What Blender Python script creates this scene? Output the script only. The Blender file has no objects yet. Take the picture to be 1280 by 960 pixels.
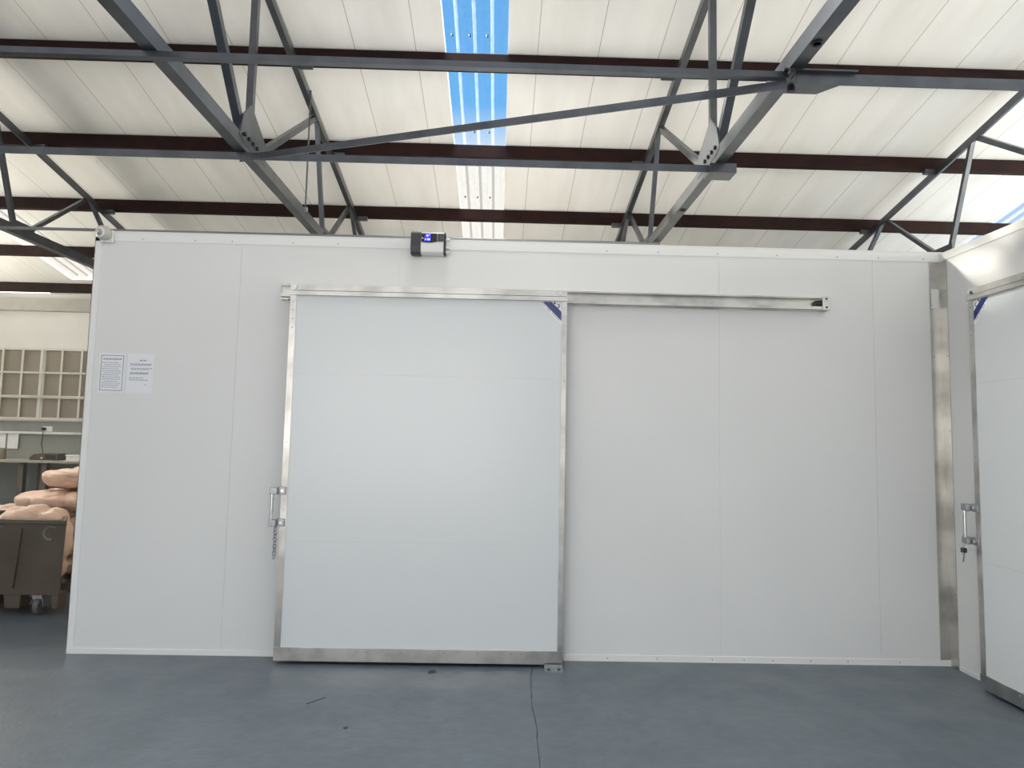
import bpy, bmesh, math, random
from mathutils import Vector, Matrix, noise
C = bpy.context.scene
col = C.collection
random.seed(7)

# ---------------------------------------------------------------- camera
def set_camera():
    pitch, roll, yaw = .0815, .0205, .0186
    cp, sp, cy, sy = math.cos(pitch), math.sin(pitch), math.cos(yaw), math.sin(yaw)
    f = Vector((sy*cp, cy*cp, sp)); r = Vector((cy, -sy, 0)); u = r.cross(f)
    r2 = r*math.cos(roll) + u*math.sin(roll); u2 = -r*math.sin(roll) + u*math.cos(roll)
    M = Matrix((r2, u2, -f)).transposed().to_4x4(); M.translation = Vector((0, 0, 1.5))
    cam = bpy.data.cameras.new('camera'); cam.lens = 36*843.5/1280; cam.sensor_width = 36; cam.clip_start = .05
    o = bpy.data.objects.new('camera', cam); o.matrix_world = M; col.objects.link(o); C.camera = o
set_camera()

# ---------------------------------------------------------------- world, daylight, added roof fill, exposure
C.view_settings.view_transform = 'Standard'; C.view_settings.look = 'None'
C.view_settings.gamma = 1; C.view_settings.use_curve_mapping = False
C.view_settings.exposure = 0.0
W = bpy.data.worlds.new('sky'); C.world = W; W.use_nodes = True
def make_world():
    nt = W.node_tree; nt.nodes.clear(); N = nt.nodes.new; L = nt.links.new
    tc = N('ShaderNodeTexCoord'); sep = N('ShaderNodeSeparateXYZ'); L(tc.outputs['Generated'], sep.inputs[0])
    rp = N('ShaderNodeValToRGB'); L(sep.outputs['Z'], rp.inputs[0])
    e = rp.color_ramp.elements
    e[0].position = 0.0; e[0].color = (.90, .88, .86, 1)
    e[1].position = 1.0; e[1].color = (.06, .22, .60, 1)
    k = e.new(.38); k.color = (.84, .88, .92, 1)
    k = e.new(.455); k.color = (.11, .42, .84, 1)
    bg = N('ShaderNodeBackground'); L(rp.outputs[0], bg.inputs[0]); bg.inputs[1].default_value = 1.0
    out = N('ShaderNodeOutputWorld'); L(bg.outputs[0], out.inputs[0])
make_world()
def sun(name, direction, strength, color, angle):
    d = bpy.data.lights.new(name, 'SUN'); d.energy = strength; d.color = color; d.angle = math.radians(angle)
    o = bpy.data.objects.new(name, d); col.objects.link(o)
    o.rotation_euler = Vector(direction).to_track_quat('-Z', 'Y').to_euler()
def area(name, loc, target, sx, sy, power, color, spread=180):
    d = bpy.data.lights.new(name, 'AREA'); d.shape = 'RECTANGLE'; d.size = sx; d.size_y = sy; d.energy = power; d.color = color; d.spread = math.radians(spread)
    o = bpy.data.objects.new(name, d); col.objects.link(o); o.location = loc
    o.rotation_euler = (Vector(target)-Vector(loc)).to_track_quat('-Z', 'Y').to_euler()
sun('low_sun', (3.44, -2.70, -2.34), 7.5, (1, .93, .80), 4.5)
sun('bright_hazy_sky', (.1, -.3, -1), 30, (1, .96, .90), 90)
area('doorway_daylight', (-2.2, -6.0, 1.9), (-2.2, 5, 1.9), 5.0, 3.4, 170, (1.0, .96, .91))
area('right_roof_fill', (10.8, 4.0, 3.6), (5, 5.5, 5.2), 9.0, 1.3, 310, (1.0, .93, .78), 130)  # added fill lamp out of view, brightens the roof on the right
area('left_roof_fill', (-11.8, 8.2, 3.1), (-7.6, 7.6, 5.4), 5.5, 1.6, 470, (1.0, .94, .80), 100)  # invented fill in front of the closed left wall, lifts the left roof

# ---------------------------------------------------------------- helpers
def mat(name, color, rough=.5, metal=0.0, var=0.0, vscale=6.0, bump=0.0, bscale=40.0, spec=.5, dark=None, emit=None, estr=0):
    m = bpy.data.materials.new(name); m.use_nodes = True; nt = m.node_tree; N = nt.nodes.new; L = nt.links.new
    b = nt.nodes['Principled BSDF']
    b.inputs['Base Color'].default_value = (*color, 1); b.inputs['Roughness'].default_value = rough
    b.inputs['Metallic'].default_value = metal; b.inputs['Specular IOR Level'].default_value = spec
    tc = N('ShaderNodeTexCoord')
    if var:
        n = N('ShaderNodeTexNoise'); n.inputs['Scale'].default_value = vscale; n.inputs['Detail'].default_value = 5
        L(tc.outputs['Object'], n.inputs['Vector'])
        mx = N('ShaderNodeMix'); mx.data_type = 'RGBA'
        d = dark or tuple(c*(1-var) for c in color)
        mx.inputs['A'].default_value = (*d, 1); mx.inputs['B'].default_value = (*color, 1)
        rg = N('ShaderNodeMapRange'); rg.inputs['From Min'].default_value = .35; rg.inputs['From Max'].default_value = .6
        L(n.outputs['Fac'], rg.inputs['Value']); L(rg.outputs[0], mx.inputs['Factor'])
        L(mx.outputs['Result'], b.inputs['Base Color'])
    if bump:
        n2 = N('ShaderNodeTexNoise'); n2.inputs['Scale'].default_value = bscale; n2.inputs['Detail'].default_value = 3
        L(tc.outputs['Object'], n2.inputs['Vector'])
        bp = N('ShaderNodeBump'); bp.inputs['Strength'].default_value = bump; bp.inputs['Distance'].default_value = .01
        L(n2.outputs['Fac'], bp.inputs['Height']); L(bp.outputs[0], b.inputs['Normal'])
    if emit:
        b.inputs['Emission Color'].default_value = (*emit, 1); b.inputs['Emission Strength'].default_value = estr
    return m

class MB:
    def __init__(s): s.v = []; s.f = []; s.m = []
    def add(s, vs, fs, mi=0):
        o = len(s.v); s.v += [tuple(v) for v in vs]; s.f += [tuple(i+o for i in f) for f in fs]; s.m += [mi]*len(fs); return s
    def box(s, x0, y0, z0, x1, y1, z1, mi=0):
        x0, x1 = sorted((x0, x1)); y0, y1 = sorted((y0, y1)); z0, z1 = sorted((z0, z1))
        return s.add([(x, y, z) for x in (x0, x1) for y in (y0, y1) for z in (z0, z1)],
            [(0,1,3,2),(4,6,7,5),(0,4,5,1),(2,3,7,6),(0,2,6,4),(1,5,7,3)], mi)
    def prism(s, poly, vec, mi=0):
        n = len(poly); vec = Vector(vec); P = [Vector(p) for p in poly]
        nrm = Vector((0,0,0))
        for i in range(n): nrm += P[i].cross(P[(i+1) % n])
        if nrm.dot(vec) > 0: P.reverse()
        vs = P + [p+vec for p in P]
        fs = [tuple(range(n)), tuple(range(2*n-1, n-1, -1))]+[(i, i+n, (i+1) % n+n, (i+1) % n) for i in range(n)]
        return s.add(vs, fs, mi)
    def bar(s, p, q, w, h, up=(0,0,1), mi=0):            # rectangular bar centred on p-q
        p, q = Vector(p), Vector(q); d = (q-p).normalized(); sd = d.cross(Vector(up)).normalized(); u = sd.cross(d)
        return s.prism([p-sd*w/2-u*h/2, p+sd*w/2-u*h/2, p+sd*w/2+u*h/2, p-sd*w/2+u*h/2], q-p, mi)
    def angle(s, p, q, a, b, A, B, t=.008):              # L section: legs of length A along a and B along b from the heel line p-q
        p, q, a, b = Vector(p), Vector(q), Vector(a), Vector(b); d = (q-p).normalized()
        a = (a-d*a.dot(d)).normalized(); b = (b-d*b.dot(d)-a*b.dot(a)).normalized()
        return s.prism([p, p+a*A, p+a*A+b*t, p+a*t+b*t, p+a*t+b*B, p+b*B], q-p)
    def cyl(s, p, q, r, n=12, r2=None, mi=0):
        p, q = Vector(p), Vector(q); d = (q-p).normalized(); r2 = r if r2 is None else r2
        x = d.orthogonal().normalized(); y = d.cross(x)
        ring = lambda c, R: [c+(x*math.cos(2*math.pi*i/n)+y*math.sin(2*math.pi*i/n))*R for i in range(n)]
        return s.add(ring(p, r)+ring(q, r2), [tuple(range(n-1, -1, -1)), tuple(range(n, 2*n))]+[(i, (i+1) % n, (i+1) % n+n, i+n) for i in range(n)], mi)
    def tube(s, pts, r, n=8):
        pts = [Vector(p) for p in pts]; rings = []; x = None
        for i, p in enumerate(pts):
            d = (pts[min(i+1, len(pts)-1)]-pts[max(i-1, 0)]).normalized()
            x = d.orthogonal() if x is None else x-d*x.dot(d)
            x.normalize(); y = d.cross(x)
            rings += [p+(x*math.cos(2*math.pi*k/n)+y*math.sin(2*math.pi*k/n))*r for k in range(n)]
        fs = [(i*n+k, i*n+(k+1) % n, (i+1)*n+(k+1) % n, (i+1)*n+k) for i in range(len(pts)-1) for k in range(n)]
        fs += [tuple(range(n-1, -1, -1)), tuple(range((len(pts)-1)*n, len(pts)*n))]
        return s.add(rings, fs)
    def lathe(s, c, axis, prof, n=20):                   # prof: (radius, height) along axis
        c = Vector(c); d = Vector(axis).normalized(); x = d.orthogonal().normalized(); y = d.cross(x); vs = []
        for r, h in prof: vs += [c+d*h+(x*math.cos(2*math.pi*k/n)+y*math.sin(2*math.pi*k/n))*max(r, 1e-4) for k in range(n)]
        m = len(prof)
        fs = [(i*n+k, i*n+(k+1) % n, (i+1)*n+(k+1) % n, (i+1)*n+k) for i in range(m-1) for k in range(n)]
        fs += [tuple(range(n-1, -1, -1)), tuple(range((m-1)*n, m*n))]
        return s.add(vs, fs)
    def build(s, name, mats, parent=None, bevel=0, smooth=False):
        mats = mats if isinstance(mats, (list, tuple)) else [mats]
        off = Vector(parent['_off']) if parent is not None and '_off' in parent else Vector((0,0,0))
        me = bpy.data.meshes.new(name); me.from_pydata([Vector(v)-off for v in s.v], [], s.f)
        for m in mats: me.materials.append(m)
        for p, i in zip(me.polygons, s.m): p.material_index = i
        bm = bmesh.new(); bm.from_mesh(me); bmesh.ops.recalc_face_normals(bm, faces=bm.faces); bm.to_mesh(me); bm.free()
        me.update()
        o = bpy.data.objects.new(name, me); col.objects.link(o)
        if parent is not None: o.parent = parent; o['_off'] = list(off)
        if bevel:
            b = o.modifiers.new('bevel', 'BEVEL'); b.width = bevel; b.segments = 2; b.limit_method = 'ANGLE'
        if smooth:
            for p in me.polygons: p.use_smooth = True
            if smooth != 'all': me.set_sharp_from_angle(angle=math.radians(35))
        return o

def thing(name, label, cat, loc=(0,0,0), group=None, world=True):   # world: parts are given in world coordinates
    o = bpy.data.objects.new(name, None); col.objects.link(o); o.location = loc; o.empty_display_size = .1
    o['label'] = label; o['category'] = cat
    if group: o['group'] = group
    o['_off'] = list(loc) if world else [0, 0, 0]
    return o
def tag(o, label, cat, group=None):
    o['label'] = label; o['category'] = cat
    if group: o['group'] = group
    return o
def struct(o): o['kind'] = 'structure'; return o

# ---------------------------------------------------------------- materials
PANEL = mat('white_steel_panel', (.80, .81, .80), .38, var=.02, vscale=1.2, spec=.4)
DOORP = mat('white_door_skin', (.755, .78, .78), .22, spec=.45)
TRIMW = mat('white_trim', (.86, .86, .84), .4)
ALU = mat('brushed_aluminium', (.60, .59, .56), .30, 1.0, var=.30, vscale=5, bump=.05, bscale=60)
ALUD = mat('dull_aluminium', (.55, .55, .54), .42, 1.0, var=.15, vscale=14)
STEEL = mat('grey_painted_steel', (.135, .145, .162), .34, .85, var=.25, vscale=5, spec=.6)
PURL = mat('red_brown_timber', (.018, .0045, .0035), .6, var=.45, vscale=5, bump=.1, spec=.2)
BLACK = mat('black_plastic', (.015, .016, .02), .4)
DGREY = mat('dark_grey_plastic', (.05, .05, .055), .5)
CHROME = mat('chrome', (.7, .7, .72), .2, 1.0)
GALV = mat('galvanised_metal', (.45, .46, .47), .4, 1.0, var=.2, vscale=20)
WHITEP = mat('white_plastic', (.82, .82, .80), .35)
PAPER = mat('paper', (.86, .87, .90), .7)
INK = mat('grey_ink', (.35, .36, .40), .7)
INKD = mat('dark_ink', (.12, .13, .16), .7)
BLUE = mat('blue_print', (.010, .035, .19), .55, spec=.2)
NAVY = mat('navy_print', (.02, .03, .12), .45)

def roof_material():
    m = mat('cream_roof_board', (.86, .83, .76), .75); nt = m.node_tree; N = nt.nodes.new; L = nt.links.new
    b = nt.nodes['Principled BSDF']; tc = N('ShaderNodeTexCoord'); sep = N('ShaderNodeSeparateXYZ'); L(tc.outputs['Object'], sep.inputs[0])
    def math_(op, a, v):
        n = N('ShaderNodeMath'); n.operation = op; L(a, n.inputs[0]); n.inputs[1].default_value = v; return n.outputs[0]
    fr = math_('FRACT', math_('DIVIDE', math_('ADD', sep.outputs['X'], 20*.572-.86), .572), 0)
    line = math_('LESS_THAN', fr, .011)
    mp = N('ShaderNodeMapping'); mp.inputs['Scale'].default_value = (2.2, .35, 1); L(tc.outputs['Object'], mp.inputs[0])
    n1 = N('ShaderNodeTexNoise'); n1.inputs['Scale'].default_value = 1.6; n1.inputs['Detail'].default_value = 5; L(mp.outputs[0], n1.inputs['Vector'])
    mr = N('ShaderNodeMapRange'); mr.inputs['From Min'].default_value = .3; mr.inputs['From Max'].default_value = .65; L(n1.outputs['Fac'], mr.inputs['Value'])
    mx = N('ShaderNodeMix'); mx.data_type = 'RGBA'; L(mr.outputs[0], mx.inputs['Factor'])
    mx.inputs['A'].default_value = (.80, .785, .75, 1); mx.inputs['B'].default_value = (.88, .87, .845, 1)
    m2 = N('ShaderNodeMix'); m2.data_type = 'RGBA'; L(line, m2.inputs['Factor']); L(mx.outputs['Result'], m2.inputs['A']); m2.inputs['B'].default_value = (.42, .40, .36, 1)
    L(m2.outputs['Result'], b.inputs['Base Color']); return m
ROOF = roof_material()

def floor_material():
    m = mat('blue_grey_floor_paint', (.15, .17, .19), .3); nt = m.node_tree; N = nt.nodes.new; L = nt.links.new
    b = nt.nodes['Principled BSDF']; tc = N('ShaderNodeTexCoord')
    def nz(scale, lo, hi):
        n = N('ShaderNodeTexNoise'); n.inputs['Scale'].default_value = scale; n.inputs['Detail'].default_value = 6; L(tc.outputs['Object'], n.inputs['Vector'])
        r = N('ShaderNodeMapRange'); r.inputs['From Min'].default_value = .35; r.inputs['From Max'].default_value = .65
        r.inputs['To Min'].default_value = lo; r.inputs['To Max'].default_value = hi; L(n.outputs['Fac'], r.inputs['Value']); return r.outputs[0]
    mx = N('ShaderNodeMix'); mx.data_type = 'RGBA'; L(nz(1.1, 0, 1), mx.inputs['Factor'])
    mx.inputs['A'].default_value = (.098, .120, .145, 1); mx.inputs['B'].default_value = (.115, .138, .162, 1)
    m3 = N('ShaderNodeMix'); m3.data_type = 'RGBA'; m3.blend_type = 'MULTIPLY'; m3.inputs['Factor'].default_value = 1
    sc = nz(14, .9, 1.05); cb = N('ShaderNodeCombineXYZ')
    for i in range(3): L(sc, cb.inputs[i])
    L(mx.outputs['Result'], m3.inputs['A']); L(cb.outputs[0], m3.inputs['B'])
    L(m3.outputs['Result'], b.inputs['Base Color']); L(nz(3, .3, .42), b.inputs['Roughness'])
    bp = N('ShaderNodeBump'); bp.inputs['Strength'].default_value = .06; bp.inputs['Distance'].default_value = .01; L(nz(30, 0, 1), bp.inputs['Height']); L(bp.outputs[0], b.inputs['Normal'])
    return m
FLOOR = floor_material()

def sheet_material(name, clear, milk, transp):
    m = bpy.data.materials.new(name); m.use_nodes = True; nt = m.node_tree; nt.nodes.clear(); N = nt.nodes.new; L = nt.links.new
    tr = N('ShaderNodeBsdfTransparent'); tr.inputs[0].default_value = (*clear, 1)
    tl = N('ShaderNodeBsdfTranslucent'); tl.inputs[0].default_value = (*milk, 1)
    tc = N('ShaderNodeTexCoord'); n = N('ShaderNodeTexNoise'); n.inputs['Scale'].default_value = 25; n.inputs['Detail'].default_value = 4; L(tc.outputs['Object'], n.inputs['Vector'])
    r = N('ShaderNodeMapRange'); r.inputs['From Min'].default_value = .4; r.inputs['From Max'].default_value = .75
    r.inputs['To Min'].default_value = 1-transp; r.inputs['To Max'].default_value = min(1, (1-transp)*1.8); L(n.outputs['Fac'], r.inputs['Value'])
    mx = N('ShaderNodeMixShader'); L(r.outputs[0], mx.inputs[0]); L(tr.outputs[0], mx.inputs[1]); L(tl.outputs[0], mx.inputs[2])
    out = N('ShaderNodeOutputMaterial'); L(mx.outputs[0], out.inputs[0]); return m
SHEET_CLEAR = sheet_material('clear_skylight_sheet', (.95, .98, 1), (.8, .9, 1), .994)
SHEET_RIB = sheet_material('clear_sheet_rib', (1, 1, 1), (.95, .97, 1), .93)
SHEET_TINT = sheet_material('pale_blue_skylight_sheet', (.50, .66, .84), (.8, .9, 1), .99)
SHEET_MILK = sheet_material('milky_skylight_sheet', (.80, .76, .70), (.92, .90, .84), .975)
SHEET_MILKRIB = sheet_material('milky_sheet_rib', (.62, .59, .54), (.75, .72, .66), .985)

# ---------------------------------------------------------------- setting: roof, floor, walls
def zr(y): return 6.34-.2*y                  # underside of the roof boards
def roof_piece(m, x0, x1, y0, y1):
    m.prism([(x0, y0, zr(y0)), (x1, y0, zr(y0)), (x1, y1, zr(y1)), (x0, y1, zr(y1))], (0, 0, .06))
m = MB(); Y0, Y1 = -6.0, 12.16
holes = [(-7.32, -6.74, -5.0, 11.45), (-.577, .012, -5.0, 10.3), (6.65, 7.23, -5.0, 11.0)]
xs = -12.0
for (a, b, ya, yb) in holes:
    roof_piece(m, xs, a, Y0, Y1); roof_piece(m, a, b, Y0, ya); roof_piece(m, a, b, yb, Y1); xs = b
roof_piece(m, xs, 11.0, Y0, Y1)
struct(m.build('ceiling', ROOF))
struct(MB().box(-12, -6, -.1, 11, 12.3, 0).build('floor', FLOOR))

WALLB = mat('white_painted_wall', (.80, .79, .75), .7, var=.04, vscale=2)
WALLG = mat('grey_painted_dado', (.30, .31, .29), .6, var=.06, vscale=3)
WB = 12.1
m = MB(); m.box(-12, WB, 1.64, 11, WB+.2, 3.96, 0); m.box(-12, WB-.004, 0, 11, WB+.2, 1.64, 1)
struct(m.build('wall_back', [WALLB, WALLG]))
struct(MB().box(-12.2, -6, 0, -12, 12.3, 6).build('wall_left', WALLB))
struct(MB().box(-12, WB-.12, 3.60, -2.0, WB, 3.80).build('trim_1', mat('wall_plate_paint', (.50, .48, .43), .6, var=.1)))

def seam_panel_material():
    m = mat('cold_room_panel', (.80, .81, .80), .38, spec=.4); nt = m.node_tree; N = nt.nodes.new; L = nt.links.new
    b = nt.nodes['Principled BSDF']
    tc = N('ShaderNodeTexCoord'); n = N('ShaderNodeTexNoise'); n.inputs['Scale'].default_value = .9; n.inputs['Detail'].default_value = 6; L(tc.outputs['Object'], n.inputs['Vector'])
    r = N('ShaderNodeMapRange'); r.inputs['From Min'].default_value = .3; r.inputs['From Max'].default_value = .7; L(n.outputs['Fac'], r.inputs['Value'])
    mx = N('ShaderNodeMix'); mx.data_type = 'RGBA'; mx.inputs['A'].default_value = (.785, .785, .77, 1); mx.inputs['B'].default_value = (.82, .82, .805, 1)
    L(r.outputs[0], mx.inputs['Factor']); L(mx.outputs['Result'], b.inputs['Base Color']); return m
CRP = seam_panel_material()
XL, XR, YF, HT = -2.878, 3.163, 4.741, 2.895
m = MB(); seams = [-2.80, -1.85, -.73, .40, 1.56, 2.675, XR]
a = XL
for b in seams[1:]:
    m.box(a+.0008, YF, 0, b-.0008, YF+.1, HT-.003); a = b       # panels with a hairline joint
m.box(XL, YF+.003, 0, XR, YF+.1, HT-.004)
struct(m.build('wall_front', CRP))
struct(MB().box(XL, YF+.1, 0, XL+.1, 9.6, HT-.003).build('wall_cold_room_side', CRP))
struct(MB().box(XL, YF+.0, HT-.002, 11, 9.6, HT+.02).build('cold_room_roof', CRP))
m = MB(); a = YF+.1
for b in (2.30, 1.15, 0, -1.15, -2.3):
    m.box(XR, b+.0015, 0, XR+.1, a-.0015, HT-.003); a = b
m.box(XR+.006, -2.3, 0, XR+.1, YF, HT-.004)
struct(m.build('wall_right', CRP))
struct(MB().box(XR+.1, -2.3, HT-.002, 11, YF, HT+.02).build('cold_room_roof_right', CRP))

# trims: top angle, skirting, end and corner pieces with their screws
def screw_row(m, pts, axis, r=.005, mi=1):
    for p in pts: m.cyl(p, Vector(p)+Vector(axis)*.003, r, 8, r*.6, mi)
SCREW = mat('trim_screw', (.35, .34, .33), .45, .6)
m = MB(); m.box(XL, YF-.004, HT-.055, XR, YF-.0005, HT+.002)
screw_row(m, [(x, YF-.004, HT-.035) for x in (-2.55, -2.18, -1.92, -1.49, -1.17, .75, 1.12, 1.55, 1.98, 2.42, 2.72, 3.05)], (0,-1,0))
struct(m.build('trim_2', [TRIMW, SCREW]))
m = MB(); m.box(XL, YF-.006, 0, -1.44, YF-.0005, .035); m.box(.48, YF-.006, 0, XR, YF-.0005, .042)
screw_row(m, [(x, YF-.006, .022) for x in (.78, 1.12, 1.5, 1.72, 1.92, 2.18, 2.44, 2.8)], (0,-1,0))
struct(m.build('trim_3', [TRIMW, SCREW]))
struct(MB().box(XL-.004, YF-.004, 0, XL+.045, YF-.0005, HT).box(XL-.004, YF-.004, 0, XL-.0005, YF+.05, HT).build('trim_4', TRIMW))
m = MB(); m.box(XR-.075, YF-.004, .042, XR, YF-.0005, HT-.055); m.box(XR-.004, YF-.085, 0, XR-.0005, YF, HT-.06)
screw_row(m, [(XR-.06, YF-.004, z) for z in (.5, 1.05, 1.62, 2.15, 2.52)], (0,-1,0)); screw_row(m, [(XR-.004, YF-.07, z) for z in (.5, 1.05, 1.62, 2.15, 2.52)], (-1,0,0))
struct(m.build('trim_5', [ALU, SCREW]))
struct(MB().box(XR-.004, -2.3, HT-.055, XR-.0005, YF-.004, HT+.002).build('trim_6', TRIMW))
struct(MB().box(XR-.005, 4.30, 0, XR-.0005, YF-.09, .03).build('trim_7', TRIMW))
tag(MB().box(XR-.066, YF-.0055, 2.50, XR-.012, YF-.0042, 2.64).build('protective_film_patch', WHITEP),
    'small white film patch left on the aluminium corner strip', 'film patch')

# back window with its bars
FRM = mat('cream_window_frame', (.72, .70, .63), .5); PANE = mat('tan_frosted_glass', (.34, .30, .25), .25, var=.12, vscale=3)
wx0, wx1, wz0, wz1 = -10.6, -6.6, 1.665, 2.945
m = MB()
m.box(wx0, WB-.05, wz0, wx1, WB, wz0+.045); m.box(wx0, WB-.05, wz1-.045, wx1, WB, wz1); m.box(wx0, WB-.05, wz0, wx0+.05, WB, wz1); m.box(wx1-.05, WB-.05, wz0, wx1, WB, wz1)
m.box(wx0, WB-.045, 2.045, wx1, WB-.002, 2.10)
for k in (-1, 0, 1): m.box(-8.10+k*1.38-.045, WB-.047, wz0, -8.10+k*1.38+.045, WB-.002, wz1)
win = struct(m.build('window_1', FRM))
struct(MB().box(wx0+.04, WB-.014, wz0+.04, wx1-.04, WB-.006, wz1-.04).build('window_pane', PANE, win))
m = MB()
for k in range(-7, 5):
    x = -8.10+k*.345
    m.box(x-.017, WB-.062, wz0+.02, x+.017, WB-.050, wz1-.02)
for z in (2.50, 2.075): m.box(wx0+.02, WB-.072, z-.016, wx1-.02, WB-.062, z+.016)
struct(m.build('burglar_bars', FRM, win))

# ---------------------------------------------------------------- roof steel
def truss(X, s, label, detail):                # s: +1 when the camera sees the +X face
    t = thing('roof_truss', label, 'roof truss', (X, 5.15, 3.61), 'steel roof trusses')
    ya, yb = -1.2, 12.0
    f = X+s*.04                                # face nearest the camera
    zt = lambda y: 6.19-.2*y                   # top of the top chord
    MB().angle((f, ya, 3.61), (f, yb, 3.61), (-s, 0, 0), (0, 0, 1), .082, .10 if X < 4 else .07).build('bottom_chord', STEEL, t)
    MB().angle((f, ya, zt(ya)), (f, yb-.2, zt(yb-.2)), (-s, 0, 0), (0, 0, -1), .11 if abs(X) > 4 else .085, .085 if abs(X) > 4 else .075).build('top_chord', STEEL, t)
    for (y0, z0, y1, z1, w) in [(1.7, 3.70, 3.25, zt(3.25)-.06, .06), (4.98, 3.70, 3.42, zt(3.42)-.06, .06), (5.08, 3.70, 5.08, zt(5.08)-.06, .052),
                                (5.24, 3.70, 6.80, zt(6.80)-.05, .052), (7.28, 3.69, 6.88, zt(6.88)-.05, .045), (7.48, 3.69, 8.50, zt(8.5)-.05, .045),
                                (9.42, 3.69, 8.60, zt(8.6)-.05, .045), (9.58, 3.69, 10.4, zt(10.4)-.05, .045)]:
        p, q = Vector((X-s*.0, y0, z0)), Vector((X-s*.0, y1, z1)); d = (q-p).normalized()
        n = Vector((0, -d.z, d.y)); n = n if n.y > 0 else -n
        MB().angle(p-n*w/2+Vector((s*.028,0,0)), q-n*w/2+Vector((s*.028,0,0)), n, (-s, 0, 0), w, w).build('web', STEEL, t)
    g = MB().prism([(X+s*.03, 4.80, 3.68), (X+s*.03, 4.86, 3.86), (X+s*.03, 5.0, 4.0), (X+s*.03, 5.33, 3.83), (X+s*.03, 5.36, 3.66), (X+s*.03, 4.9, 3.655)], (s*.014, 0, 0)).build('gusset_plate', STEEL, t)
    for k in range(4):
        y = 4.88+k*.085; MB().cyl((X+s*.044, y, 3.715), (X+s*.062, y, 3.715), .016, 6).build('bolt', BLACK, g)
    MB().prism([(X+s*.03, 7.2, 3.66), (X+s*.03, 7.2, 3.76), (X+s*.03, 7.56, 3.76), (X+s*.03, 7.56, 3.66)], (s*.01, 0, 0)).build('gusset_plate', STEEL, t)
    for y in PY: MB().box(X+s*.045, y-.07, zt(y)-.055, X+s*.17, y-.015, zt(y)-.005).build('purlin_cleat', STEEL, t)
    if detail == 'rod':
        MB().cyl((X+.05, 6.46, zt(6.46)), (X+.05, 6.46, 3.70), .008, 8).build('hanger_rod', STEEL, t)
        MB().cyl((X+.03, 6.46, 3.69), (X+.07, 6.46, 3.69), .024, 8).build('rod_clamp', GALV, t)
    if detail == 'holes':
        for y in (3.36, 5.95):
            MB().lathe((X, y, 3.609), (0, 0, -1), [(.024, 0), (.030, 0), (.030, .006), (.022, .008), (.020, .0)], 16).build('bolt_hole_ring', BLACK, t)
    return t
PY = [4.743+1.375*k for k in range(1, 6)]      # purlin lines that show
truss(-1.98, 1, 'grey steel roof truss left of the sliding door, a thin rod hanging from its chord', 'rod')
truss(1.63, -1, 'dark steel roof truss right of the skylight, crossing above the long door rail', 'holes')
truss(5.00, -1, 'dark steel roof truss rising behind the right hand cold room corner', '')
truss(-5.32, 1, 'pale steel roof truss at far left above the security camera', '')
for k, y in enumerate(PY):
    zt = 6.19-.2*y
    m = MB().prism([(-11.9, y-.03, zt), (10.9, y-.03, zt), (10.9, y+.03, zt-.012), (-11.9, y+.03, zt-.012)], (0, 0, .15))
    tag(m.build('purlin', PURL, bevel=.006), ['red-brown timber purlin nearest the camera, highest in view', 'red-brown timber purlin second from the camera, below the blue skylight sheet',
        'red-brown timber purlin third from the camera, low over the white wall', 'red-brown timber purlin showing only left of the security camera',
        'last red-brown timber purlin beside the fluorescent tube at the far wall'][k], 'purlin', 'timber purlins under the roof')
# horizontal ties in the plane of the bottom chords
m = MB(); m.angle((-12, 4.955, 3.60), (1.73, 4.93, 3.60), (0, 1, 0), (0, 0, -1), .07, .055)
tie = thing('tie_beam', 'long dark steel tie beam running level just above the white wall', 'tie beam', (0, 4.95, 3.57), 'steel ties between trusses')
m.build('angle_bar', STEEL, tie)
MB().box(1.55, 4.90, 3.535, 1.75, 5.06, 3.605).build('end_plate', STEEL, tie)
tie = thing('tie_beam', 'slanting dark steel tie crossing the skylight from truss to truss', 'tie beam', (0, 4.3, 3.53), 'steel ties between trusses')
MB().angle((-1.95, 4.86, 3.545), (1.60, 3.665, 3.575), (0, 1, 0), (0, 0, -1), .085, .05).build('angle_bar', STEEL, tie)
tie = thing('tie_beam', 'dark steel tie running right from the bolted joint toward the far right truss', 'tie beam', (3.3, 3.66, 3.57), 'steel ties between trusses')
MB().angle((1.64, 3.63, 3.60), (4.96, 3.63, 3.60), (0, 1, 0), (0, 0, -1), .07, .065).build('angle_bar', STEEL, tie)
MB().prism([(1.56, 3.60, 3.60), (1.60, 3.86, 3.60), (1.86, 3.86, 3.60), (1.98, 3.72, 3.60), (1.98, 3.60, 3.60)], (0, 0, .009)).build('gusset_plate', STEEL, tie)
for (x, y) in ((1.68, 3.79), (1.60, 3.60)): MB().cyl((x, y, 3.60), (x, y, 3.575), .022, 6).build('bolt', BLACK, tie)
tag(MB().bar((-11.9, 3.61, 3.59), (1.60, 3.655, 3.59), .045, .035).build('tie_rod', STEEL), 'thin grey steel tie running along the highest purlin line', 'tie bar')
tag(MB().cyl((-11.9, 7.0, 3.585), (1.66, 6.95, 3.585), .016, 10).build('conduit_pipe', mat('grey_conduit', (.22, .23, .24), .5)), 'thin grey conduit pipe running level behind the digital controller', 'pipe')

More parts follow.
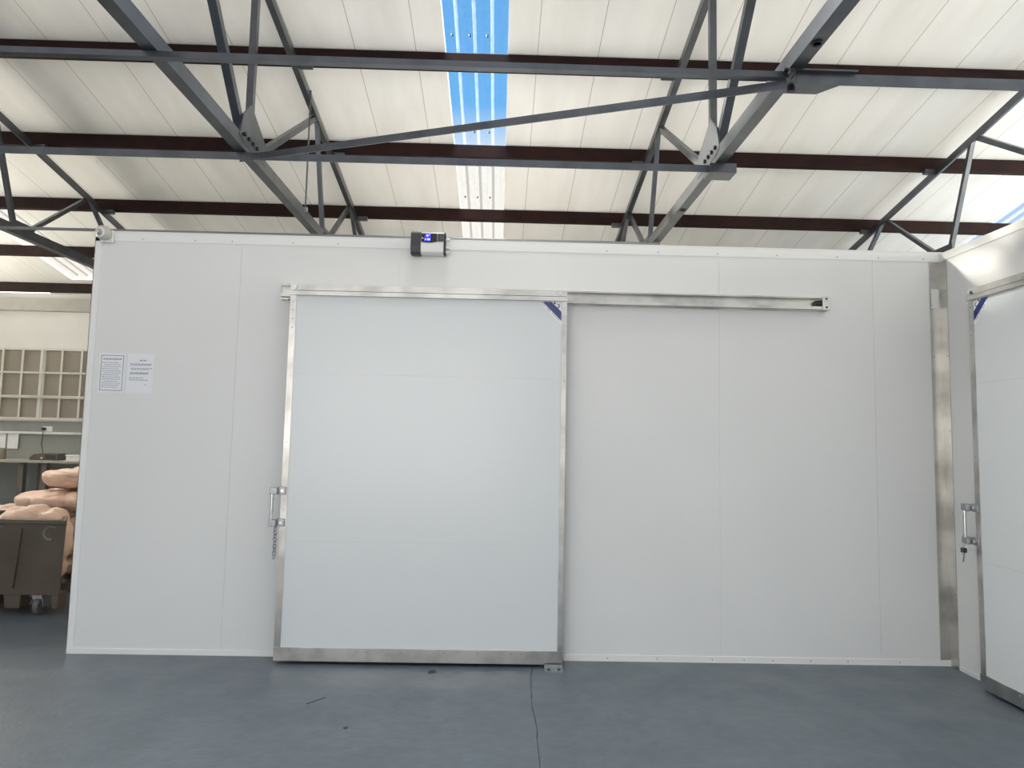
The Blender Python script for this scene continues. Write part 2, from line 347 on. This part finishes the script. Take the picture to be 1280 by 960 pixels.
# ---------------------------------------------------------------- skylight sheets
def skylight(x0, x1, y0, y1, mats, label, screws=(), ribs=4):
    t = thing('skylight_sheet', label, 'skylight sheet', (x0, y0, zr(y0)+.065), 'corrugated skylight sheets')
    w = (x1-x0+.06)/ribs; prof = []; mi = []
    for k in range(ribs):
        a = x0-.03+k*w
        prof += [(a, 0), (a+w*.30, 0), (a+w*.34, .008), (a+w*.44, .008), (a+w*.48, 0), (a+w*.80, 0), (a+w*.87, .032)]; mi += [0, 0, 0, 0, 0, 1, 1]
    prof.append((x1+.03, 0)); m = MB(); n = len(prof)
    m.v = [(x, y, zr(y)+.062+dz) for y in (y0, y1) for x, dz in prof]
    m.f = [(i, i+1, i+1+n, i+n) for i in range(n-1)]; m.m = mi
    m.build('sheet', mats, t)
    for y in screws:
        for k in range(1, ribs): MB().cyl((x0-.03+k*w-.06, y, zr(y)+.064), (x0-.03+k*w-.06, y, zr(y)+.045), .011, 8).build('screw', DGREY, t)
    return t
CL, MK = [SHEET_CLEAR, SHEET_RIB], [SHEET_MILK, SHEET_MILKRIB]
skylight(-.577, .012, -5.0, 6.20, CL, 'blue clear corrugated skylight sheet highest above the door', (5.95,))
skylight(-.577, .012, 6.22, 7.60, CL, 'blue clear corrugated skylight sheet between the first and second purlins', (7.33,))
skylight(-.577, .012, 7.62, 10.3, MK, 'milky white corrugated skylight sheet low over the digital controller', (8.66,))
skylight(-7.32, -6.74, -5.0, 11.45, MK, 'bright white skylight sheet at far left above the barred window')
skylight(6.65, 7.23, -5.0, 11.0, [SHEET_TINT, SHEET_RIB], 'pale blue skylight sheet at the right edge above the corner')

# ---------------------------------------------------------------- sliding doors (local frame: x along the leaf, -y towards the viewer, z up)
def handle(t, x):
    h = MB().cyl((x-.045, -.055, .895), (x-.045, -.055, 1.145), .011, 14).build('handle', CHROME, t, smooth=True)
    for z in (.915, 1.125):
        b = MB().box(x-.062, -.066, z-.022, x-.012, -.018, z+.022).box(x-.02, -.026, z-.026, x+.034, -.012, z+.026).build('bracket', GALV, h, bevel=.004)
        MB().cyl((x+.012, -.026, z), (x+.012, -.036, z), .011, 6).build('bolt', CHROME, b)
    return h
def sliding_door(label, loc, rz, sticker_right):
    t = thing('sliding_door', label, 'door', loc, None, world=False)
    t.rotation_euler = (0, 0, rz)
    w0, w1, H = -.95, .95, 2.53
    m = MB(); z = .02
    for zz in (.795, 1.915, 2.50):
        m.box(w0+.012, -.010, z, w1-.012, .064, zz-.0015); z = zz+.0015
    m.box(w0+.012, -.007, .02, w1-.012, .064, 2.50)
    m.build('leaf', DOORP, t)
    for (a, b) in ((w0, w0+.042), (w1-.034, w1)):
        m = MB().box(a, -.014, .105, b, .064, 2.46)
        xc = (a+b)/2; screw_row(m, [(xc, -.014, 2.41-.06*k) for k in range(4)]+[(xc, -.014, 1.9-.45*k) for k in range(4)], (0, -1, 0), .004)
        m.build('edge_strip', [ALU, SCREW], t)
    m = MB().box(w0, -.020, .021, w1, .064, .105)
    screw_row(m, [(w0+.1+.17*k+.05*(k % 3), -.020, .085) for k in range(10)], (0, -1, 0), .005)
    m.build('bottom_rail', [ALU, SCREW], t)
    m = MB().box(w0, -.030, 2.455, w1, .064, 2.4835).box(w0, -.021, 2.4885, w1, .064, 2.53).box(w0, -.010, 2.47, w1, .064, 2.50)
    m.cyl((w0+.035, -.022, 2.508), (w0+.035, -.034, 2.508), .013, 6, mi=1); m.cyl((w1-.05, -.022, 2.508), (w1-.05, -.034, 2.508), .010, 6, mi=1)
    m.build('top_rail', [ALU, CHROME], t)
    handle(t, w0)
    # corner sticker
    s = 1 if sticker_right else -1; X0 = (w1-.036) if sticker_right else (w0+.044); ZT = 2.452; y = -.0102
    P = lambda a, b: (X0-s*a, y, ZT-b)         # a: away from the door edge, b: down from the rail
    st = MB().prism([P(0, 0), P(.165, 0), P(0, .165)], (0, -.0008, 0)).build('corner_sticker', PAPER, t)
    y -= .0009
    st['label'] = 'white triangular corner sticker with a blue band'
    m = MB(); 
    for k in range(5):
        a, b = .072+k*.0125, .0825+k*.0125
        m.prism([P(a, .002), P(b, .002), P(.002, b), P(.002, a)], (0, -.0006, 0))
    m.build('blue_band', BLUE, st)
    m = MB(); cx, cz, R = .030, .030, .016
    for k in range(9):
        a0 = math.radians(20+k*28); a1 = math.radians(20+(k+1)*28)
        m.prism([P(cx+R*math.cos(a0), cz+R*math.sin(a0)), P(cx+R*math.cos(a1), cz+R*math.sin(a1)), P(cx+R*.62*math.cos(a1), cz+R*.62*math.sin(a1)), P(cx+R*.62*math.cos(a0), cz+R*.62*math.sin(a0))], (0, -.0006, 0))
    m.prism([P(.050+.007*math.cos(k*.785), .010+.007*math.sin(k*.785)) for k in range(8)], (0, -.0006, 0))
    m.build('degree_mark', NAVY, st)
    m = MB(); rr = random.Random(3)
    for k in range(12):
        if k in (5, 8): continue
        c = .018+k*.0108; d = .0045 if k not in (6, 7) else .007
        S = .1465
        m.prism([P(c, S-c-d), P(c+.006, S-c-.006-d), P(c+.006, S-c-.006+d), P(c, S-c+d)], (0, -.0005, 0))
    m.build('small_print', INK, st)
    return t
sliding_door('white sliding cold room door facing the camera, edged in aluminium', (-.495, 4.605, 0), 0, True)
sliding_door('white sliding cold room door on the right hand wall, mostly cut off', (3.055, 3.33, 0), -math.pi/2, False)
def track(label, loc, rz, x0, x1, end):
    t = thing('door_track', label, 'door track', loc, None, world=False); t.rotation_euler = (0, 0, rz)
    m = MB(); m.box(x0, -.012, 2.455, x1, 0, 2.55); m.box(x0, -.060, 2.541, x1, -.012, 2.55); m.box(x0, -.064, 2.462, x1, -.012, 2.470); m.box(x0, -.064, 2.470, x1, -.058, 2.482)
    m.build('rail', ALU, t)
    if end:
        e = MB().box(x1-.052, -.075, 2.455, x1+.004, 0, 2.553).build('end_bracket', ALU, t, bevel=.003)
        for z in (2.475, 2.535): MB().cyl((x1-.024, -.075, z), (x1-.024, -.081, z), .007, 8).build('screw', DGREY, e)
        MB().cyl((x1-.052, -.036, 2.505), (x1-.092, -.040, 2.505), .026, 14, .020).build('rubber_stop', BLACK, t, smooth=True)
    for za, zb in ((2.445, 2.4545), (2.5505, 2.560)): MB().box(x0-.004, -.040, za, x0+.05, 0, zb).build('wall_bracket', ALU, t)
    return t
track('long aluminium door rail fixed on the white wall right of the door', (0, YF, 0), 0, -1.545, 2.325, True)
track('aluminium door rail above the right hand cold room door', (XR, 3.33, 0), -math.pi/2, -.99, 2.2, False)
g = thing('floor_guide', 'small metal guide bracket on the floor under the door corner', 'door guide', (.40, 4.53, 0))
MB().box(.335, 4.505, 0, .455, 4.565, .006).box(.335, 4.561, .004, .455, 4.567, .028).build('plate', GALV, g)
for x in (.362, .428): MB().cyl((x, 4.53, .006), (x, 4.53, .012), .011, 6).build('bolt', DGREY, g)
# chain and keys
def chain(label, x, y, z0, n, step, name):
    t = thing(name, label, 'chain', (x, y, z0))
    for k in range(n):
        z = z0-step*k; pts = []
        for a in range(13):
            th = a/12*2*math.pi; u, v = .009*math.cos(th), .0155*math.sin(th)
            pts.append((x+u*(1 if k % 2 else .5)+random.uniform(-.003, .003)*(a == 0), y+u*(.3 if k % 2 else .9), z+v))
        MB().tube(pts, .0032, 6).build('link', GALV, t, smooth=True)
    return t
chain('short steel chain hanging below the handle of the facing door', -1.468, 4.578, .872, 9, .0225, 'chain')
k = thing('key_bunch', 'small padlock and key hanging from the right hand door handle', 'keys', (3.00, 4.33, .88))
MB().box(2.985, 4.325, .835, 3.012, 4.352, .865).build('padlock', DGREY, k, bevel=.003)
MB().tube([(3.0, 4.33+.012*math.cos(a*.5236), .868+.018*math.sin(a*.5236)) for a in range(0, 7)], .003, 6).build('shackle', CHROME, k)
MB().cyl((2.998, 4.335, .825), (2.998, 4.338, .832), .011, 10).bar((2.998, 4.336, .825), (2.997, 4.345, .775), .008, .003).build('key', GALV, k)

# ---------------------------------------------------------------- digital controller on the wall top
t = thing('digital_controller', 'black and white digital temperature controller on top of the white wall', 'controller', (-.52, YF, 2.78))
cz0, cz1 = 2.785, 2.945
def side_prof(d, x):    # rounded front profile in y-z
    return [(x, YF-.001, cz0+.006), (x, YF-.065*d, cz0), (x, YF-.085*d, cz0+.012), (x, YF-.092*d, cz0+.06), (x, YF-.085*d, cz1-.02), (x, YF-.07*d, cz1-.004), (x, YF-.001, cz1-.006)]
MB().prism(side_prof(1, -.575), (.162, 0, 0)).build('housing', WHITEP, t, bevel=.004)
c2 = MB().prism([(x, y, z+(.006 if z > 2.85 else -.006)) for x, y, z in side_prof(1.05, -.645)], (.070, 0, 0)).build('side_cover', DGREY, t, bevel=.005)
c2['label'] = 'black side cover'
MB().prism([(x, y, z+(.004 if z > 2.85 else -.004)) for x, y, z in side_prof(1.03, -.413)], (.012, 0, 0)).build('end_cap', BLACK, t, bevel=.003)
fr = MB().prism([(-.572, YF-.0935, 2.868), (-.54, YF-.0945, 2.862), (-.50, YF-.0945, 2.862), (-.462, YF-.0935, 2.868), (-.462, YF-.088, 2.930), (-.572, YF-.088, 2.930)], (0, .004, 0)).build('display_panel', BLACK, t)
MB().prism([(-.460, YF-.0932, 2.870), (-.415, YF-.0932, 2.870), (-.415, YF-.088, 2.930), (-.460, YF-.088, 2.930)], (0, .004, 0)).build('keypad', mat('keypad_grey', (.16, .16, .18), .5), t)
kp = MB()
for i in range(2):
    for j in range(3): kp.box(-.453+i*.020, YF-.0965+.0012*j, 2.878+j*.018, -.439+i*.020, YF-.0915+.0012*j, 2.888+j*.018)
kp.build('key_buttons', DGREY, t)
scr = MB().prism([(-.550, YF-.0958, 2.872), (-.507, YF-.0958, 2.872), (-.505, YF-.0910, 2.926), (-.546, YF-.0910, 2.926)], (0, .003, 0)).build('screen', mat('blue_lcd', (.01, .01, .1), .3, emit=(.03, .02, .95), estr=1.1), fr)
dg = MB()
def seg_digit(x, z, w, h, on, yy):
    e = .0022
    S = {'a': (x, z+h-e, x+w, z+h), 'g': (x, z+h/2-e/2, x+w, z+h/2+e/2), 'd': (x, z, x+w, z+e), 'f': (x, z+h/2, x+e, z+h), 'b': (x+w-e, z+h/2, x+w, z+h), 'e': (x, z, x+e, z+h/2), 'c': (x+w-e, z, x+w, z+h/2)}
    for c in on: a = S[c]; dg.box(a[0], yy-.0012, a[1], a[2], yy, a[3])
seg_digit(-.541, 2.905, .008, .014, 'bc', YF-.0935); seg_digit(-.531, 2.905, .008, .014, 'abcdefg', YF-.0935); seg_digit(-.516, 2.912, .005, .008, 'abfg', YF-.0930)
for i, on in enumerate(('afed', 'bc', 'abcdef', 'abcdef')): seg_digit(-.545+i*.0095, 2.878, .0066, .013, on, YF-.0960)
dg.build('digits', mat('lcd_digit', (.6, .7, 1), .3, emit=(.65, .7, 1), estr=1.2), scr)
MB().cyl((-.561, YF-.0965, 2.893), (-.561, YF-.091, 2.893), .004, 10).build('indicator_light', mat('amber_led', (.8, .5, .2), .3, emit=(1, .55, .2), estr=.9), fr)
for z in (2.81, 2.84, 2.90): MB().cyl((-.401, YF-.04, z), (-.376, YF-.04, z), .010, 10).build('cable_gland', WHITEP, t)

# security camera at the wall's left end
t = thing('security_camera', 'white round security camera on the left end of the wall top', 'security camera', (-2.80, YF-.006, 2.86))
MB().box(-2.842, YF-.026, 2.822, -2.748, YF-.0062, 2.915).build('mount_box', WHITEP, t, bevel=.008)
ax = Vector((-.25, -1, -.15)).normalized(); cc = Vector((-2.80, YF-.045, 2.886))
MB().lathe(cc, ax, [(.045, -.02), (.050, -.01), (.050, .020), (.046, .030), (.040, .034), (.038, .026)], 28).build('housing', mat('camera_housing', (.55, .54, .51), .4), t, smooth=True)
MB().lathe(cc+ax*.024, ax, [(.037, 0), (.037, .010), (.030, .016), (.024, .016)], 28).build('bezel', WHITEP, t, smooth=True)
ey = MB().lathe(cc+ax*.036, ax, [(.024, 0), (.022, .008), (.015, .015), (.006, .019), (0, .0195)], 24).build('eyeball', mat('camera_eye', (.35, .35, .34), .2), t, smooth=True)
MB().lathe(cc+ax*.0545, ax, [(.008, 0), (.007, .0015), (0, .002)], 16).build('lens', CHROME, ey, smooth=True)

# notices on the wall
def notice(label, x0, x1, z0, z1, rows, border, seed):
    t = thing('paper_notice', label, 'notice', ((x0+x1)/2, YF-.001, z0), 'paper notices on the white wall')
    MB().box(x0, YF-.0025, z0, x1, YF-.0008, z1).build('sheet', PAPER, t)
    m = MB(); r = random.Random(seed); y0, y1 = YF-.0032, YF-.0026
    if border:
        e = .005; a, b, c, d = x0+.014, x1-.014, z0+.014, z1-.014
        mb = MB(); mb.box(a, y0, c, b, y1, c+e); mb.box(a, y0, d-e, b, y1, d); mb.box(a, y0, c, a+e, y1, d); mb.box(b-e, y0, c, b, y1, d); mb.build('printed_border', INK, t)
    for (u0, u1, v, th) in rows:
        xa, xb = x0+(x1-x0)*u0, x0+(x1-x0)*u1; z = z1-(z1-z0)*v; x = xa
        while x < xb-.004:                                  # words on a line
            wl = min(r.uniform(.008, .022), xb-x); m.box(x, y0, z-th/2, x+wl, y1, z+th/2); x += wl+.004
    m.build('printed_lines', INK, t)
notice('white notice with a dark printed border, left of two on the wall', -2.797, -2.612, 1.765, 2.042, [(.16, .84, .15, .010)]+[(.14+.06*(k % 4 == 1), .84-.08*((k*7) % 3 == 0), .24+.052*k, .0042) for k in range(13)], True, 1)
notice('borderless white notice with sparse grey print, right of two on the wall', -2.600, -2.413, 1.762, 2.042, [(.45, .72, .17, .008), (.12, .9, .26, .005), (.12, .9, .285, .005), (.15, .92, .37, .005), (.15, .8, .40, .005), (.12, .8, .48, .006), (.12, .8, .505, .006), (.1, .6, .61, .005), (.1, .8, .66, .005), (.68, .8, .78, .004)], False, 2)

# ---------------------------------------------------------------- far left corner: bench, socket, tube light
BEN = mat('brown_grey_timber', (.16, .14, .12), .6, var=.2, vscale=8); BTOP = mat('bench_top', (.42, .41, .36), .5, var=.1)
t = thing('workbench', 'narrow workbench with square legs against the grey wall', 'workbench', (-8.0, 11.7, 0))
MB().box(-10.2, 11.42, .945, -5.5, 12.06, .985).build('top', BTOP, t, bevel=.004)
for x in (-9.45, -7.93, -7.55, -6.0): MB().box(x-.045, 11.46, .10, x+.045, 11.55, .945).build('leg', BEN, t)
for x in (-9.45, -7.93, -6.0): MB().box(x-.045, 11.95, 0, x+.045, 12.04, .945).build('leg', BEN, t)
MB().box(-10.1, 11.44, 0, -5.6, 11.56, .10).build('foot_rail', BEN, t)
t = thing('charger_unit', 'flat brown-grey charger unit lying on the workbench', 'charger', (-7.62, 11.65, .985))
UN = mat('brown_plastic', (.13, .105, .09), .5, var=.2)
MB().prism([(-7.86, 11.55, .985), (-7.40, 11.55, .985), (-7.40, 11.55, 1.10), (-7.62, 11.55, 1.105), (-7.80, 11.55, 1.085), (-7.87, 11.55, 1.03)], (0, .25, 0)).build('body', UN, t, bevel=.01)
MB().box(-7.60, 11.54, 1.01, -7.42, 11.551, 1.08).build('vent_grille', DGREY, t)
MB().cyl((-7.655, 11.535, 1.025), (-7.655, 11.552, 1.025), .016, 12).build('knob', WHITEP, t)
tag(MB().tube([(-7.985, 12.035, 1.475), (-7.985, 12.03, 1.40), (-7.99, 12.02, 1.25), (-7.93, 11.98, 1.13), (-7.84, 11.85, 1.04), (-7.78, 11.80, 1.04)], .007, 6).build('power_cord', DGREY), 'dark power cord from the wall socket down to the bench', 'cord')
t = thing('wall_socket', 'white wall socket with a black plug above the bench', 'socket', (-7.93, WB, 1.51))
MB().box(-8.03, WB-.03, 1.463, -7.86, WB-.0045, 1.557).build('face_plate', WHITEP, t, bevel=.008)
MB().cyl((-7.985, WB-.075, 1.51), (-7.985, WB-.030, 1.51), .030, 14).build('plug', BLACK, t, smooth=True)
tag(MB().box(-12, WB-.045, 1.418, -6.0, WB-.0045, 1.458).build('cable_trunking', WHITEP, bevel=.004), 'white cable trunking strip along the grey wall', 'cable trunking')
for lab, xa, xb, zb, cu in (('white paper sheet pinned under the trunking, cut by the picture edge', -8.92, -8.66, 1.165, 0), ('curled white paper sheet pinned under the trunking', -8.63, -8.42, 1.155, .03)):
    m = MB(); n = 8
    for i in range(n):
        u0, u1 = i/n, (i+1)/n; f = lambda u: WB-.012-cu*u**3
        m.prism([(xa+(xb-xa)*u0, f(u0), zb), (xa+(xb-xa)*u1, f(u1), zb), (xa+(xb-xa)*u1, f(u1), 1.417), (xa+(xb-xa)*u0, f(u0), 1.417)], (0, .003, 0))
    tag(m.build('paper_sheet', PAPER), lab, 'paper', 'papers under the trunking')
tag(MB().lathe((-8.42, 11.72, .985), (0, 0, 1), [(.040, 0), (.043, .01), (.043, .15), (.040, .165), (.036, .165), (.034, .15)], 16).build('brown_mug', mat('brown_clay', (.22, .17, .14), .5), smooth=True), 'small brown beaker standing on the bench under the papers', 'beaker')
t = thing('white_carton', 'small white carton standing on the right end of the bench', 'carton', (-7.10, 11.62, .985))
MB().box(-7.24, 11.53, .985, -6.98, 11.72, 1.065).build('tray', WHITEP, t, bevel=.004); MB().box(-7.25, 11.52, 1.062, -6.97, 11.73, 1.085).build('lid', WHITEP, t, bevel=.004)
t = thing('fluorescent_tube_light', 'long fluorescent tube light under the last purlin at left', 'tube light', (-8.5, 11.72, 3.90))
MB().box(-10.2, 11.665, 3.895, -7.70, 11.745, 3.945).build('fitting', WHITEP, t)
MB().cyl((-10.1, 11.70, 3.875), (-7.80, 11.70, 3.875), .022, 12).build('tube', mat('lit_tube', (1, 1, 1), .3, emit=(1, 1, 1), estr=2.0), t)
for x in (-10.12, -7.78): MB().box(x-.025, 11.675, 3.85, x+.025, 11.725, 3.90).build('lamp_holder', WHITEP, t)

# ---------------------------------------------------------------- wheeled bin and produce sacks
BIN = mat('olive_brown_plastic', (.105, .084, .062), .5, var=.25, vscale=3, bump=.08, bscale=12)
t = thing('wheeled_bin', 'dark olive-brown wheeled bin at left, half out of the picture', 'bin', (-4.2, 6.0, 0))
def ring(z, x0, x1, y0, y1): return [(x0, y0, z), (x1, y0, z), (x1, y1, z), (x0, y1, z)]
m = MB(); th = .03
def ring(z, x0, x1, y0, y1): return [(x0, y0, z), (x1, y0, z), (x1-.36*(y1-y0)/.6, y1, z), (x0+.36*(y1-y0)/.6, y1, z)]
A = ring(.16, -4.78, -3.530, 5.66, 6.10); B = ring(.755, -4.83, -3.475, 5.60, 6.20)
A2 = ring(.20, -4.74, -3.57, 5.69, 6.07); B2 = ring(.755, -4.79, -3.515, 5.63, 6.17)
vs = A+B+B2+A2
fs = [(0,3,2,1)]+[(i, (i+1) % 4, (i+1) % 4+4, i+4) for i in range(4)]+[(i+4, (i+1) % 4+4, (i+1) % 4+8, i+8) for i in range(4)]+[(i+8, (i+1) % 4+8, (i+1) % 4+12, i+12) for i in range(4)]+[(12,13,14,15)]
m.add(vs, fs); m.build('body', BIN, t, bevel=.008)
for (xa, xb, za) in ((-4.77, -4.50, .045), (-4.30, -4.02, .07), (-3.98, -3.84, .05), (-3.60, -3.538, .05)):    # feet of the lower skirt between the casters
    MB().prism([(xa, 5.665, .18), (xb, 5.665, .18), (xb-.01, 5.672, za), (xa+.01, 5.672, za)], (0, .12, 0)).build('skirt_foot', BIN, t, bevel=.008)
m = MB(); R0 = ring(.738, -4.845, -3.462, 5.585, 6.215); R1 = ring(.738, -4.79, -3.515, 5.63, 6.17)
for i in range(4):
    j = (i+1) % 4; m.prism([R0[i], R0[j], R1[j], R1[i]], (0, 0, .036))
m.build('rim', BIN, t, bevel=.006)
for x in (-3.60, -4.02, -4.60):
    c = MB(); pts = [(x+.055*math.cos(a), 5.615, .665+.055*math.sin(a)) for a in [math.radians(50+k*26) for k in range(10)]]
    c.tube(pts, .014, 8); c.build('lug', mat('worn_plastic', (.15, .14, .12), .5), t, smooth=True)
rb = MB()
rb.bar((-3.83, 5.60, .70), (-3.90, 5.645, .22), .02, .02, (0, 1, 0)); rb.build('front_rib', BIN, t)
for (x, y) in ((-3.71, 5.72), (-4.40, 5.72), (-4.02, 6.0), (-4.30, 6.0)):
    c = MB().cyl((x-.022, y-.01, .065), (x+.022, y-.01, .065), .065, 18).build('caster', mat('grey_wheel', (.12, .12, .115), .6), t, bevel=.006)
    MB().prism([(x-.038, y-.05, .13), (x+.038, y-.05, .13), (x+.038, y+.05, .17), (x-.038, y+.05, .17)], (0, 0, .03)).box(x-.036, y-.03, .06, x-.028, y+.03, .15).box(x+.028, y-.03, .06, x+.036, y+.03, .15).build('fork', GALV, c)

SACK = mat('peach_produce_sack', (.70, .49, .38), .36, var=.25, vscale=7, dark=(.62, .40, .28), bump=.15, bscale=90)
def sack(label, loc, sx, sy, sz, seed, rz=0, tie=None):
    rnd = random.Random(seed); t = thing('produce_sack', label, 'sack', loc, 'peach coloured produce sacks', world=False); t.rotation_euler = (0, 0, rz)
    bm = bmesh.new(); bmesh.ops.create_icosphere(bm, subdivisions=5, radius=1)
    cent = []
    for _ in range(260):
        v = Vector((rnd.gauss(0,1), rnd.gauss(0,1), rnd.gauss(0,1))).normalized(); p = Vector((v.x*sx, v.y*sy, v.z*sz))
        if all((p-q).length > .115 for q in cent): cent.append(p)
    for v in bm.verts:
        n = v.co.normalized()
        k = 1/(abs(n.x)**3.2+abs(n.y)**3.2+abs(n.z)**3.2)**(1/3.2)
        p = Vector((n.x*sx*k, n.y*sy*k, n.z*sz*k))
        d = min((Vector((n.x*sx, n.y*sy, n.z*sz))-q).length for q in cent)
        bump = .044*math.sqrt(max(0, 1-(d/.092)**2))
        v.co = p + n*(bump-.015) + n*.008*noise.noise(p*14+Vector((seed, 0, 0)))
    me = bpy.data.meshes.new('sack_body'); bm.to_mesh(me); bm.free(); me.materials.append(SACK)
    for p in me.polygons: p.use_smooth = True
    o = bpy.data.objects.new('sack_body', me); col.objects.link(o); o.parent = t
    if tie:
        MB().lathe(tie, Vector(tie).normalized()+Vector((0,-.4,0)), [(.05, -.02), (.022, .01), (.016, .025), (.034, .045), (.040, .055), (.030, .06)], 12).build('tied_neck', SACK, t, smooth=True)
    return t
# pallet under the stack, then layers of sacks, each resting on the one below
t = thing('pallet', 'low brown timber pallet under the stack of sacks', 'pallet', (-4.0, 6.9, 0))
for k in range(3): MB().box(-5.0, 6.50+.36*k, 0, -2.95, 6.59+.36*k, .075).build('runner', BEN, t)
for k in range(6): MB().box(-4.98+.36*k, 6.45, .075, -4.72+.36*k, 7.35, .095).build('deck_board', BEN, t)
def stack(x, y, z, rows):
    for (lab, dx, dy, sx, sy, sz, seed, rz, tie) in rows:
        z += sz+.026; sack(lab, (x+dx, y+dy, z), sx, sy, sz, seed, rz, tie); z += sz+.026
stack(-3.82, 6.90, .098, [
    ('lowest peach coloured sack standing out right of the bin', 0, 0, .40, .36, .080, 1, 0, None),
    ('second sack up in the stack right of the bin', .02, .0, .40, .37, .072, 2, 0, None),
    ('third sack up in the stack, level with the bin rim', 0, 0, .40, .36, .072, 3, 0, None),
    ('fourth sack of the stack, tied neck toward the wall', -.30, 0, .54, .38, .084, 4, .06, (.33, -.37, .0)),
    ('topmost sack on the stack, peaking beside the white wall', -.22, .05, .42, .34, .082, 5, -.10, None)])
stack(-4.72, 6.90, .098, [
    ('sack lying deep behind the bin, left of the stack', 0, 0, .42, .36, .095, 6, 0, None),
    ('sack behind the bin resting on the deepest one', 0, 0, .42, .36, .085, 7, 0, None),
    ('sack behind the bin, rising just over the rim at left of the stack', 0, 0, .36, .36, .07, 8, 0, None)])
sack('sack standing inside the bin at its right end, below the stack top', (-3.90, 5.85, .53), .27, .15, .31, 9, .06)
sack('sack standing inside the bin, cut by the left picture edge', (-4.50, 5.85, .52), .24, .15, .30, 10, -.06)

# ---------------------------------------------------------------- floor marks
FM = mat('dark_floor_spot', (.03, .03, .035), .6)
def blob(name, lab, cat, x, y, rx, ry, seed):
    r = random.Random(seed); n = 12
    tag(MB().prism([(x+rx*math.cos(i*math.tau/n)*r.uniform(.75, 1.1), y+ry*math.sin(i*math.tau/n)*r.uniform(.75, 1.1), .0004) for i in range(n)], (0, 0, .0012)).build(name, FM), lab, cat)
blob('floor_spot', 'small dark spot on the floor in front of the door', 'spot', -.753, 3.624, .013, .016, 1)
blob('floor_stain', 'dark flat mark on the floor just under the door edge', 'stain', -.392, 4.477, .028, .035, 2)
tag(MB().bar((-1.04, 3.93, .001), (-.96, 4.03, .001), .006, .0015).build('floor_scratch', FM), 'short thin scratch on the floor left of the dark spot', 'scratch')
m = MB(); pts = [(.262, 4.60), (.236, 4.36), (.226, 4.0), (.232, 3.6), (.222, 3.2), (.23, 2.6), (.22, 2.0)]; r = random.Random(4); fine = []
for (a, b) in zip(pts, pts[1:]):
    for k in range(6): fine.append((a[0]+(b[0]-a[0])*k/6+r.uniform(-.003, .003), a[1]+(b[1]-a[1])*k/6))
for (a, b) in zip(fine, fine[1:]): m.bar((*a, .0006), (*b, .0006), r.uniform(.003, .007), .0012)
tag(m.build('floor_crack', FM), 'thin dark crack running across the floor from the door guide toward the viewer', 'crack')
for o in list(bpy.data.objects):
    if '_off' in o: del o['_off']
